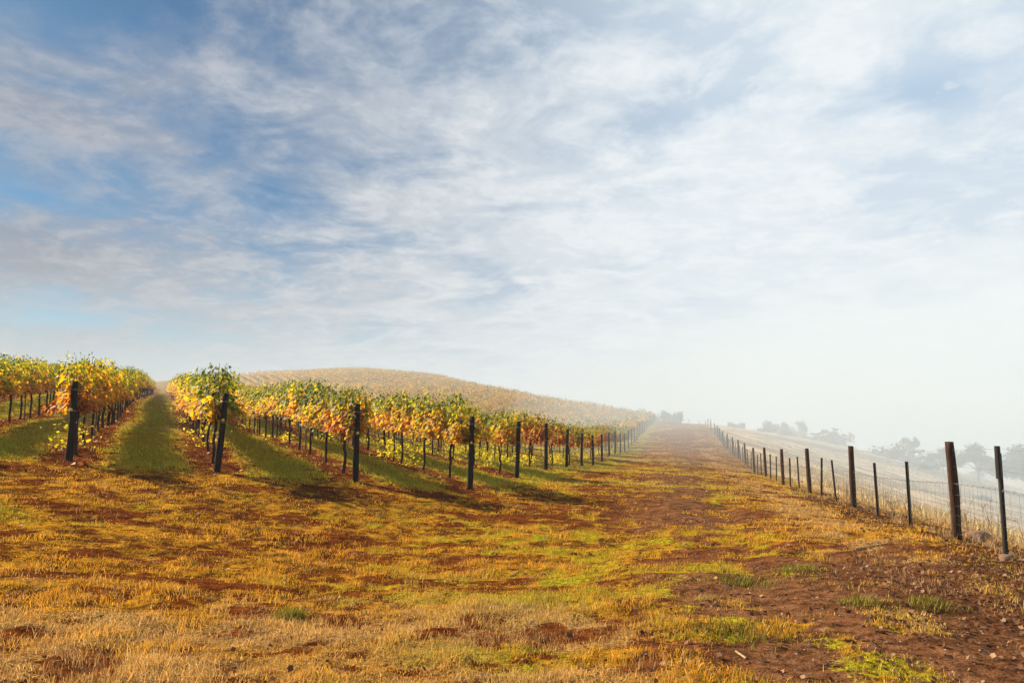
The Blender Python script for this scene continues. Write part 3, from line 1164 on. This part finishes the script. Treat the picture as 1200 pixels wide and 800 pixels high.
# ------------------------------------------------------------------ trees in the smoke
def gum_meshes(seed, spread=1.0, h=9.0, clumps=26, leaves=95, upr=(.45, 1.2), zf_=.7):
    rng = np.random.default_rng(seed)
    tb = Tubes()
    th = h * rng.uniform(.30, .40)
    trunk = [(0, 0, -.6)]
    lx, ly = rng.normal(0, .25), rng.normal(0, .25)
    for k in range(1, 6):
        u = k / 5
        trunk.append((lx * u, ly * u, th * u))
    tb.tube(trunk, [.30 - .022 * k * 2 for k in range(6)], 8)
    tips = []
    top = Vector(trunk[-1])
    for k in range(7):
        a = k * 2 * math.pi / 7 + rng.normal(0, .3)
        ln = h * rng.uniform(.25, .45)
        up = rng.uniform(*upr)
        d = Vector((math.cos(a), math.sin(a), up)).normalized()
        p1 = top + d * ln * .5 + Vector((0, 0, .15))
        p2 = top + d * ln * Vector((spread, spread, 1)).length / 1.73
        tb.tube([top - Vector((0, 0, .2)), p1, p2], [.15, .10, .05], 6)
        for s in range(3):
            d2 = (d + Vector(rng.normal(0, .55, 3))).normalized()
            p3 = p2 + d2 * h * rng.uniform(.1, .22)
            tb.tube([p1.lerp(p2, .4 + .3 * s), p3.lerp(p2, .4), p3], [.06, .04, .02], 5)
            tips.append(p3)
    tr = tb.build('trunk')
    tr.materials.append(M_GUMBARK)
    pos = []
    siz = []
    col = []
    for c in range(clumps):
        tip_ = tips[int(rng.integers(len(tips)))]
        r = h * rng.uniform(.06, .13)
        pts = rng.normal(0, 1, (leaves, 3))
        pts = pts / np.linalg.norm(pts, axis=1, keepdims=True) * (rng.random((leaves, 1)) ** .4) * r * np.array((1.25 * spread, 1.25 * spread, zf_))
        pos.append(np.array(tip_) + pts + rng.normal(0, r * .4, 3))
        siz.append(rng.uniform(.28, .55, leaves))
        t = rng.random((leaves, 1))
        base = np.array((.055, .070, .030)) * (1 - t) + np.array((.10, .105, .050)) * t
        col.append(base * rng.uniform(.75, 1.25))
    pos = np.concatenate(pos)
    n = len(pos)
    v, f, cnt, cc = leaf_cloud(pos, rng.normal(0, 1, (n, 3)), rng.normal(0, .5, (n, 3)) + np.array((0, 0, -.8)), np.concatenate(siz), np.concatenate(col), LANCE_V * np.array((2.2, 1, 1)), LANCE_F)
    cr = mesh_from_arrays('crown', v, f, cnt, cc)
    cr.materials.append(M_GUM)
    return tr, cr


GUMS = [gum_meshes(1, 1.0, 9, 34, 95, (.2, 2.4), .95), gum_meshes(2, 1.15, 9, 44, 100, (.25, 2.2), .9), gum_meshes(3, .8, 9, 24, 80, (.8, 2.6), .85), gum_meshes(4, 1.3, 8, 40, 110, (.35, 1.3), .75)]


def tree(px, ytop, ybase, Y, kind, lab, wid=1.0, grp='gum trees fading into the smoke'):
    """tree whose crown top and foot show at these picture heights"""
    x = (px - 600) / FPX * Y
    zb = at(px, ybase, Y).z
    zg = z1(x, Y)
    zt = at(px, ytop, Y).z
    z0 = zg if abs(zg - zb) < 12 else zb
    tr, cr = GUMS[kind]
    hh = max(v[2] for v in (Vector(b) for b in bbox(cr)))
    s = max(.15, (zt - z0) / hh)
    root = empty('gum_tree', (x, Y, z0), (0, 0, lrng.uniform(0, 6)))
    root.scale = (s * wid, s * wid, s)
    tag(root, lab, 'tree', grp)
    link_mesh('trunk', tr, root)
    link_mesh('crown', cr, root)
    return root


def bbox(me):
    co = np.empty(len(me.vertices) * 3, dtype=np.float32)
    me.vertices.foreach_get('co', co)
    co = co.reshape(-1, 3)
    return [co.min(0), co.max(0)]


tree(787, 479, 494, 235, 3, 'lone flat-topped tree on the crest at the end of the track', 0.50)
tree(772, 484, 494, 235, 0, 'small faint bush-like tree beside the last vine row on the crest', 0.45)
tree(862, 493, 512, 175, 3, 'small round tree just right of the fence end on the skyline', 0.60)
tree(880, 503, 515, 170, 2, 'tiny sparse tree between the round tree and the big clump', 0.60)
tree(900, 491, 520, 165, 2, 'open-crowned tall tree at the left of the skyline clump', 0.60)
tree(912, 494, 522, 168, 0, 'middle tree of the skyline clump, with dense blue-grey crown', 0.70)
tree(928, 491, 526, 172, 1, 'broadest tree of the skyline clump, with arching top', 0.70)
tree(946, 510, 530, 178, 2, 'slim low tree right of the skyline clump', 0.60)
tree(955, 511, 532, 182, 2, 'slim tree, second right of the skyline clump', 0.60)
tree(970, 514, 538, 190, 0, 'low spreading tree near the middle of the hazy slope', 0.80)
tree(984, 518, 542, 196, 0, 'low faint tree left of the second tall fence post', 0.80)
tree(1010, 527, 550, 205, 1, 'low faint tree right of the second tall fence post', 1.00)
tree(1028, 528, 552, 200, 0, 'faint rounded tree between the two thin steel pickets', 1.00)
tree(1066, 510, 575, 112, 2, 'tall wispy tree rising above the valley smoke', .75)
tree(1076, 545, 580, 92, 0, 'dark low bushy tree below the tall wispy one', 1.0)
tree(1098, 523, 585, 100, 1, 'large domed tree left of the nearest wooden fence post', 1.15)
tree(1138, 518, 590, 96, 1, 'large domed tree right of the nearest wooden fence post', 1.2)
tree(1160, 538, 585, 160, 0, 'faint tree in the gap before the right edge trees', 1.0)
tree(1192, 519, 595, 90, 1, 'big tree cut by the right edge of the view', 1.15)
tree(1216, 530, 592, 95, 0, 'big tree cut by the right edge, mostly out of view', 1.2)


def shrub_mesh(seed):
    rng = np.random.default_rng(seed)
    n = 420
    pts = rng.normal(0, 1, (n, 3))
    pts = pts / np.linalg.norm(pts, axis=1, keepdims=True) * (rng.random((n, 1)) ** .4) * np.array((1.0, 1.0, .62))
    pts += .22 * np.sin(pts[:, [1, 2, 0]] * 4 + seed)
    pts[:, 2] = np.abs(pts[:, 2]) + .05
    t = rng.random((n, 1))
    col = np.array((.05, .06, .03)) * (1 - t) + np.array((.13, .11, .06)) * t
    v, f, cnt, cc = leaf_cloud(pts, rng.normal(0, 1, (n, 3)), rng.normal(0, 1, (n, 3)), rng.uniform(.14, .26, n), col, LANCE_V * np.array((2, 1, 1)), LANCE_F)
    me = mesh_from_arrays('shrub', v, f, cnt, cc)
    me.materials.append(M_GUM)
    return me


SHR = [shrub_mesh(i) for i in (1, 2)]
for j, (px, py, Y, r, lab) in enumerate(((968, 524, 128, 4.6, 'long dark shrub lying across the hazy slope below the skyline clump'),
                                         (895, 514, 120, 1.8, 'small dark shrub on the slope under the skyline clump'),
                                         (916, 520, 122, 1.5, 'small shrub right of the first one on the slope'),
                                         (1045, 552, 110, 4.2, 'dark shrub at the foot of the slope behind the pickets'),
                                         (1078, 562, 104, 3.2, 'rounded shrub below the tall wispy tree'),
                                         (1140, 588, 74, 1.0, 'small pointed bush on the pale slope right of the nearest post'))):
    x = (px - 600) / FPX * Y
    o = link_mesh('shrub', SHR[j % 2])
    o.location = (x, Y, z1(x, Y) - .1)
    o.scale = (r, r * .8, r * .75)
    tag(o, lab, 'shrub', 'shrubs on the hazy slope')


# ------------------------------------------------------------------ grass
def tufts(n_t, blades, y0, y1, seed, select, hgt, wid, colf, spread=.05, seg=2, xw=(.95, 3.0)):
    rng = np.random.default_rng(seed)
    Y = y0 * (y1 / y0) ** rng.random(n_t)
    X = rng.uniform(-1, 1, n_t) * (xw[0] * Y + xw[1])
    M = masks(X, Y)
    keep = select(X, Y, M, rng)
    X, Y = X[keep], Y[keep]
    M = [a[keep] for a in M]
    nt = len(X)
    k = blades
    sp = spread * (1 + np.maximum(0, Y - 12) / 14)
    bx = np.repeat(X, k) + rng.normal(0, 1, nt * k) * np.repeat(sp, k)
    by = np.repeat(Y, k) + rng.normal(0, 1, nt * k) * np.repeat(sp, k)
    bz = zf(bx, by) + bumps(bx, by) - .006
    M = [np.repeat(a, k) for a in M]
    th = np.repeat(rng.uniform(.6, 1.35, nt), k)
    hh = hgt(bx, by, M, rng) * th * rng.uniform(.55, 1.2, nt * k)
    ww = wid * (1 + np.maximum(0, by - 7) / 9) * rng.uniform(.7, 1.3, nt * k)
    az = rng.uniform(0, 2 * math.pi, nt * k)
    ln = rng.uniform(.15, 1.0, nt * k) * hh
    fx, fy = rng.uniform(0, 2 * math.pi, nt * k), None
    sx, sy = np.cos(fx) * ww, np.sin(fx) * ww
    lx, ly = np.cos(az) * ln, np.sin(az) * ln
    N = nt * k
    P0 = np.stack([bx - sx, by - sy, bz], 1)
    P1 = np.stack([bx + sx, by + sy, bz], 1)
    P2 = np.stack([bx + .38 * lx + sx * .75, by + .38 * ly + sy * .75, bz + hh * .62], 1)
    P3 = np.stack([bx + .38 * lx - sx * .75, by + .38 * ly - sy * .75, bz + hh * .62], 1)
    P4_ = np.stack([bx + lx, by + ly, bz + hh * rng.uniform(.7, 1.0, N)], 1)
    V = np.stack([P0, P1, P2, P3, P4_], 1).reshape(-1, 3)
    b = (np.arange(N) * 5)[:, None]
    F = np.concatenate([b + np.array([0, 1, 2, 3]), b + np.array([3, 2, 4])], 1).ravel()
    C = np.tile([4, 3], N)
    tt = np.repeat(rng.random(nt), k)
    col = colf(bx, by, M, tt, rng)
    return mesh_from_arrays('grass', V, F, C, np.repeat(col, 5, axis=0))


def lerp3(a, b, t):
    return np.array(a)[None] * (1 - t[:, None]) + np.array(b)[None] * t[:, None]


# short turf, gold to green
def sel_turf(X, Y, M, rng):
    return (rng.random(len(X)) < M[0] * 1.05 * (1 - .6 * M[6]) + .008)


def h_turf(x, y, M, rng):
    return .022 + .042 * sstep(fbm(x * 2.6 + 50, y * 2.6 + 4, 3), .45, .7) + .025 * M[1] + .012 * M[2] + .015 * M[0] * (y > 14.5) * (M[1] > .6) * (np.abs(M[5]) < .2)


def c_turf(x, y, M, tt, rng):
    n = len(x)
    g = np.clip(M[1] * 1.1 + rng.normal(-.10, .22, n) + (tt - .5) * .5, 0, 1)
    c = lerp3((.64, .32, .016), (.47, .335, .013), sstep(g, .15, .45))
    c2 = lerp3((.47, .335, .013), (.195, .185, .008), sstep(g, .5, .95))
    c = np.where((g > .48)[:, None], c2, c)
    s = np.clip(M[2] + rng.normal(-.15, .25, n), 0, 1)
    c = c * (1 - s[:, None]) + lerp3((.44, .265, .075), (.58, .40, .15), rng.random(n)) * s[:, None]
    return c * rng.uniform(.75, 1.2, (n, 1)) * (.72 + .62 * tt[:, None])


gme1 = tufts(100000, 11, 3.6, 75, 901, sel_turf, h_turf, .0022, c_turf)
g1 = link_mesh('turf_grass', gme1, None, M_GRASS)
tag(g1, 'short golden and green turf over the headland and track', None, None, 'stuff')


def sel_lane(X, Y, M, rng):
    wl = (X - P4[0]) * LAT[0] + (Y - P4[1]) * LAT[1]
    ins = sstep(14.3 + .184 * X - Y, 1.0, -.3) * sstep(wl, 1.4, -.2)
    return rng.random(len(X)) < ins * (1 - M[4]) * sstep(M[0], .3, .7)


def h_lane(x, y, M, rng):
    return .045 + .085 * sstep(fbm(x * 1.3 + 5, y * 1.3 + 4, 3), .42, .68)


def c_lane(x, y, M, tt, rng):
    n = len(x)
    c = lerp3((.21, .21, .009), (.50, .40, .016), np.clip(tt * .7 + rng.normal(.15, .2, n), 0, 1))
    return np.where((rng.random(n) < .10)[:, None], np.array((.52, .34, .06)), c) * rng.uniform(.75, 1.2, (n, 1))


g4 = link_mesh('lane_grass', tufts(46000, 10, 12.5, 60, 904, sel_lane, h_lane, .0024, c_lane, .06), None, M_GRASS)
tag(g4, 'yellow-green grass growing in the lanes between vine rows', None, None, 'stuff')


# longer straw in the bottom left corner and along the fence foot
def sel_straw(X, Y, M, rng):
    wl = (X - P4[0]) * LAT[0] + (Y - P4[1]) * LAT[1]
    low = sstep(Y, 6.6, 4.9) * (1 - sstep(X, .2, 1.4)) * .5 * sstep(fbm(X * .9 + 3, Y * 1.7 + 9, 3), .40, .58)
    patch = sstep(fbm(X * 1.1 + 3, Y * 1.9 + 9, 3), .5, .62)
    fen = np.exp(-((wl - 6.3) / .7) ** 2) * .55 * sstep(Y, 5.0, 7.5) * sstep(Y, 60, 20) + np.exp(-((wl - 8.2) / .45) ** 2) * .4
    return rng.random(len(X)) < np.maximum(low * (.35 + patch), fen * (.3 + patch)) + .22 * patch * (Y > 5) * (wl < 3) * sstep(M[1], .7, .2)


def h_straw(x, y, M, rng):
    wl = (x - P4[0]) * LAT[0] + (y - P4[1]) * LAT[1]
    return .055 + .03 * sstep(y, 6.4, 4.4) + .10 * (wl > 7.6)


def c_straw(x, y, M, tt, rng):
    n = len(x)
    c = lerp3((.30, .155, .040), (.60, .41, .165), np.clip(.6 * tt + .4 * rng.random(n), 0, 1))
    br = (rng.random(n) < .18)[:, None]
    return np.where(br, np.array((.20, .085, .025)), c) * rng.uniform(.75, 1.15, (n, 1))


gme2 = tufts(19500, 14, 3.6, 45, 902, sel_straw, h_straw, .0018, c_straw, .045)
g2 = link_mesh('straw_grass', gme2, None, M_GRASS)
tag(g2, 'pale dry straw grass in the foreground and along the fence', None, None, 'stuff')


# tussocks on the paddock beyond the fence
def sel_hill(X, Y, M, rng):
    return rng.random(len(X)) < M[6] * (.15 + .8 * sstep(fbm(X * .22 + 4, Y * .12 + 9, 3), .45, .62))


def h_hill(x, y, M, rng):
    return .16 + .22 * sstep(fbm(x * .5, y * .5, 2), .4, .7)


def c_hill(x, y, M, tt, rng):
    return lerp3((.26, .18, .09), (.60, .44, .25), tt) * rng.uniform(.8, 1.15, (len(x), 1))


g3 = link_mesh('hillside_tussocks', tufts(26000, 9, 8, 130, 903, sel_hill, h_hill, .004, c_hill, .09, xw=(1.05, 4)), None, M_GRASS)
tag(g3, 'pale dry tussocks on the paddock slope beyond the fence', None, None, 'stuff')


# vivid green clumps
def green_tuft(px, py, r, nb, h, lab, seed):
    rng = np.random.default_rng(seed)
    a = (px - 600) / FPX
    b = (400 - py) / FPX
    d = np.array((a, CP - b * SP, SP + b * CP))
    k = 1.6 / -d[2]
    for _ in range(6):
        p = d * k
        k *= (H - z1(p[0], p[1])) / (-d[2] * k)
    p = d * k
    x = rng.normal(0, r, nb)
    y = rng.normal(0, r * .6, nb)
    X, Y = p[0] + x, p[1] + y
    z = zf(X, Y) + bumps(X, Y)
    hh = h * np.exp(-(x ** 2 + y ** 2) / (2.2 * r * r)) * rng.uniform(.6, 1.1, nb) + .02
    az = rng.uniform(0, 6.28, nb)
    ln = hh * rng.uniform(.2, .8, nb)
    wv = np.stack([np.cos(az + 1.57), np.sin(az + 1.57), np.zeros(nb)], 1) * .0032
    B = np.stack([X, Y, z], 1)
    T = np.stack([X + np.cos(az) * ln, Y + np.sin(az) * ln, z + hh], 1)
    Md = B * .5 + T * .5 + np.array((0, 0, 1)) * hh[:, None] * .12
    V = np.stack([B - wv, B + wv, Md + wv * .8, Md - wv * .8, T], 1) - np.array((p[0], p[1], 0))
    z00 = z1(p[0], p[1])
    V[..., 2] -= z00
    V = V.reshape(-1, 3)
    bb = (np.arange(nb) * 5)[:, None]
    F = np.concatenate([bb + np.array([0, 1, 2, 3]), bb + np.array([3, 2, 4])], 1).ravel()
    col = lerp3((.11, .120, .010), (.24, .205, .016), rng.random(nb))
    me = mesh_from_arrays('grass_tuft', V, F, np.tile([4, 3], nb), np.repeat(col, 5, axis=0))
    o = link_mesh('grass_tuft', me, None, M_GRASS)
    o.location = (p[0], p[1], z00)
    tag(o, lab, None, None, 'stuff')


green_tuft(343, 722, .10, 260, .10, 'bright green grass tuft standing alone in the foreground straw, left of centre', 1)
green_tuft(935, 668, .16, 260, .06, 'low green tuft in the bare track soil right of centre', 2)
green_tuft(1090, 708, .15, 240, .06, 'dark green tuft near the leaf litter at the right', 3)
green_tuft(870, 680, .22, 360, .05, 'flat yellow-green tuft at the left side of the bare track', 4)
green_tuft(1012, 706, .13, 200, .06, 'small dark green tuft in the shady dirt lower right', 5)
green_tuft(860, 742, .26, 420, .06, 'wide dark green grass patch at the bottom, right of centre', 6)


# leafy weeds and suckers under the vines
def undervine():
    rng = np.random.default_rng(61)
    pos, nrm, tp, sz, col = [], [], [], [], []
    for k in range(1, 20):
        st = row_start(k)
        n = 10 if k < 4 else 16
        for i in range(n):
            t = rng.uniform(.2, 16) if k > 3 else rng.uniform(1.5, 22)
            if rng.random() > (.75 if k > 4 else .25):
                continue
            c = st + ROW * t + ACR * rng.normal(0, .14)
            z = z1(*c)
            h = rng.uniform(.10, .30) if rng.random() < .6 else rng.uniform(.3, .6)
            m_ = int(40 + 190 * h)
            p = rng.normal(0, 1, (m_, 3)) * np.array((.13 + .2 * h, .13 + .2 * h, 0))
            p[:, 2] = rng.random(m_) ** 1.2 * h + .02
            pos.append(p + np.array((c[0], c[1], z)))
            nrm.append(rng.normal(0, .7, (m_, 3)) + np.array((0, 0, .7)))
            tp.append(rng.normal(0, 1, (m_, 3)))
            sz.append(rng.uniform(.03, .075, m_))
            col.append(lerp3((.17, .20, .012), (.52, .40, .02), np.clip(rng.random(m_) * .7 + rng.random() * .5, 0, 1)))
    v, f, cnt, cc = leaf_cloud(np.concatenate(pos), np.concatenate(nrm), np.concatenate(tp), np.concatenate(sz), np.concatenate(col))
    o = link_mesh('undervine_weeds', mesh_from_arrays('undervine_weeds', v, f, cnt, cc), None, M_LEAF)
    tag(o, 'yellow-green weeds and suckers under the vine rows', None, None, 'stuff')


undervine()

# ------------------------------------------------------------------ leaf litter, gravel, twigs
def scatter_flat(name, n, seed, y0, y1, prob, smin, smax, cols, lab, V, F, lift=.012, tilt=.5, mat=None):
    rng = np.random.default_rng(seed)
    Y = y0 * (y1 / y0) ** rng.random(n)
    X = rng.uniform(-1, 1, n) * (.86 * Y + 2)
    M = masks(X, Y)
    k = rng.random(n) < prob(X, Y, M)
    X, Y = X[k], Y[k]
    m_ = len(X)
    z = zf(X, Y) + bumps(X, Y) + lift
    nr = rng.normal(0, tilt, (m_, 3))
    nr[:, 2] = 1
    t = rng.random(m_)
    c = np.array(cols)[rng.integers(0, len(cols), m_)] * rng.uniform(.7, 1.3, (m_, 1))
    sz = rng.uniform(smin, smax, m_) * (1 + np.maximum(0, Y - 8) / 20)
    v, f, cnt, cc = leaf_cloud(np.stack([X, Y, z], 1), nr, rng.normal(0, 1, (m_, 3)), sz, c, V, F)
    me = mesh_from_arrays(name, v, f, cnt, cc)
    o = link_mesh(name, me, None, mat or M_GRASS)
    tag(o, lab, None, None, 'stuff')


scatter_flat('leaf_litter', 80000, 31, 3.6, 40, lambda X, Y, M: M[3] * .75 + .16 * M[5] + .03 + .12 * M[4], .014, .042,
             [(.10, .045, .02), (.17, .08, .04), (.26, .14, .08), (.06, .028, .014), (.05, .022, .012), (.30, .19, .11), (.09, .04, .018), (.13, .05, .02)],
             'brown bark and leaf litter below the fence', LEAF_V, LEAF_F, .014, .7)
scatter_flat('fallen_leaves', 9000, 32, 5, 60, lambda X, Y, M: .010 + .8 * M[4], .04, .08,
             [(.28, .085, .02), (.20, .06, .02), (.40, .18, .03), (.12, .04, .015)], 'fallen rusty vine leaves under the rows', LEAF_V, LEAF_F, .02, .6)

OCT_V = np.array([(1, 0, .1), (.3, .9, 0), (-.8, .5, .05), (-.7, -.6, 0), (.4, -.9, .05), (.1, .05, .75)]) * .5
OCT_F = [(0, 1, 5), (1, 2, 5), (2, 3, 5), (3, 4, 5), (4, 0, 5)]
scatter_flat('gravel', 40000, 33, 3.6, 30, lambda X, Y, M: .02 + .22 * M[5] + .35 * M[3], .007, .026,
             [(.22, .13, .09), (.15, .08, .05), (.34, .26, .20), (.11, .055, .035)], 'small stones and clods on the bare track', OCT_V, OCT_F, -.002, .25)


def on_ground(px, py):
    a = (px - 600) / FPX
    b = (400 - py) / FPX
    d = np.array((a, CP - b * SP, SP + b * CP))
    k = 1.6 / -d[2]
    for _ in range(8):
        p = d * k
        k *= (H - z1(p[0], p[1])) / (-d[2] * k)
    p = d * k
    return float(p[0]), float(p[1]), z1(p[0], p[1]) + float(bumps(np.array([p[0]]), np.array([p[1]]))[0])


def rock(px, py, s, seed, lab):
    rng = np.random.default_rng(seed)
    bm = bmesh.new()
    bmesh.ops.create_icosphere(bm, subdivisions=3, radius=1)
    dirs = rng.normal(0, 1, (9, 3))
    dirs /= np.linalg.norm(dirs, axis=1, keepdims=True)
    lim = rng.uniform(.55, .95, 9)
    for v in bm.verts:
        c = np.array(v.co)
        for d_, l_ in zip(dirs, lim):
            e = c @ d_ - l_
            if e > 0:
                c = c - d_ * e * .9
        v.co = Vector(c * np.array((1.2, .9, .7)) + rng.normal(0, .015, 3))
    me = bpy.data.meshes.new('rock')
    bm.to_mesh(me)
    bm.free()
    x, y, z = on_ground(px, py)
    o = link_mesh('rock', me, None, M_ROCK)
    o.location = (x, y, z + s * .25)
    o.scale = (s, s, s)
    o.rotation_euler = (0, 0, rng.uniform(0, 6))
    tag(o, lab, 'rock', 'rocks along the fence')


rock(1146, 634, .17, 1, 'brown rock beside the foot of the nearest wooden fence post')
rock(1134, 632, .09, 2, 'smaller stone touching the brown rock by the fence post')
rock(1160, 640, .08, 3, 'flat stone right of the brown rock by the fence post')
rock(1180, 655, .09, 4, 'pale stone at the foot of the nearest steel picket')


def stick(name, pts_px, rad, lab, cat, side=None):
    P_ = [on_ground(*p) for p in pts_px]
    c = P_[0]
    tb = Tubes()
    tb.tube([(p[0] - c[0], p[1] - c[1], p[2] - c[2] + rad * 1.2) for p in P_], [rad, rad * .9, rad * .5][:len(P_)], 6)
    if side:
        a = Vector((P_[1][0] - c[0], P_[1][1] - c[1], P_[1][2] - c[2] + rad))
        tb.tube([a, a + Vector(side)], [rad * .6, rad * .25], 5)
    me = tb.build(name)
    o = link_mesh(name, me, None, M_STICK)
    o.location = c
    tag(o, lab, cat)


stick('fallen_branch', [(1002, 643), (1022, 640), (1046, 638)], .012, 'pale fallen branch lying on the dry grass near the fence', 'branch', (.12, .1, .03))
stick('twig', [(598, 672), (606, 669), (612, 667)], .008, 'short pale twig lying in the turf in the middle foreground', 'twig')
stick('dead_stalk', [(195, 671), (204, 668)], .007, 'short pale stick lying in the red scrape at left', 'stick')
stick('dry_stick', [(862, 762), (874, 768)], .008, 'pale stick on the bare soil at bottom right of centre', 'stick')


# dry stalks standing along the fence
def stalk_mesh(seed):
    rng = np.random.default_rng(seed)
    tb = Tubes()
    for s in range(5):
        a = rng.uniform(0, 6.28)
        ln = rng.uniform(.25, .75)
        le = rng.uniform(.05, .35)
        top = Vector((math.cos(a) * le * ln, math.sin(a) * le * ln, ln))
        b0 = Vector((rng.normal(0, .03), rng.normal(0, .03), -.03))
        tb.tube([b0, b0.lerp(top, .5) + Vector((0, 0, .03)), top], [.0045, .0035, .002], 4)
        for t in range(5):
            q = b0.lerp(top, rng.uniform(.4, .98))
            tb.tube([q, q + Vector((rng.normal(0, .05), rng.normal(0, .05), rng.uniform(.0, .07)))], [.002, .0035], 3)
    me = tb.build('dry_weed')
    me.materials.append(M_STICK)
    return me


STK = [stalk_mesh(i) for i in range(5)]
srng = random.Random(8)
wpos = []
for j, (px, Yf) in enumerate(((975, 17.2), (985, 16.2), (992, 15.6), (1012, 14.6), (1030, 13.2), (1037, 12.6), (1078, 10.9), (1090, 10.3), (1098, 9.9), (1105, 9.6),
                              (1150, 8.6), (1165, 8.2), (1185, 7.9), (1193, 7.7), (960, 19), (935, 22))):
    x = (px - 600) / FPX * Yf + srng.uniform(.25, .7)
    o = link_mesh('dry_weed', STK[j % 5])
    o.location = (x, Yf, z1(x, Yf))
    o.rotation_euler = (0, 0, srng.uniform(0, 6))
    s = srng.uniform(.7, 1.15)
    o.scale = (s, s, s)
    wpos.append((x, o))
wpos.sort(key=lambda a: a[1].location.x / a[1].location.y)
for j, (x, o) in enumerate(wpos):
    tag(o, f'dry brown weed stalks behind the fence netting, {ordinal(j + 1)} clump counted from the left', 'dry weed', 'dry weeds along the fence')
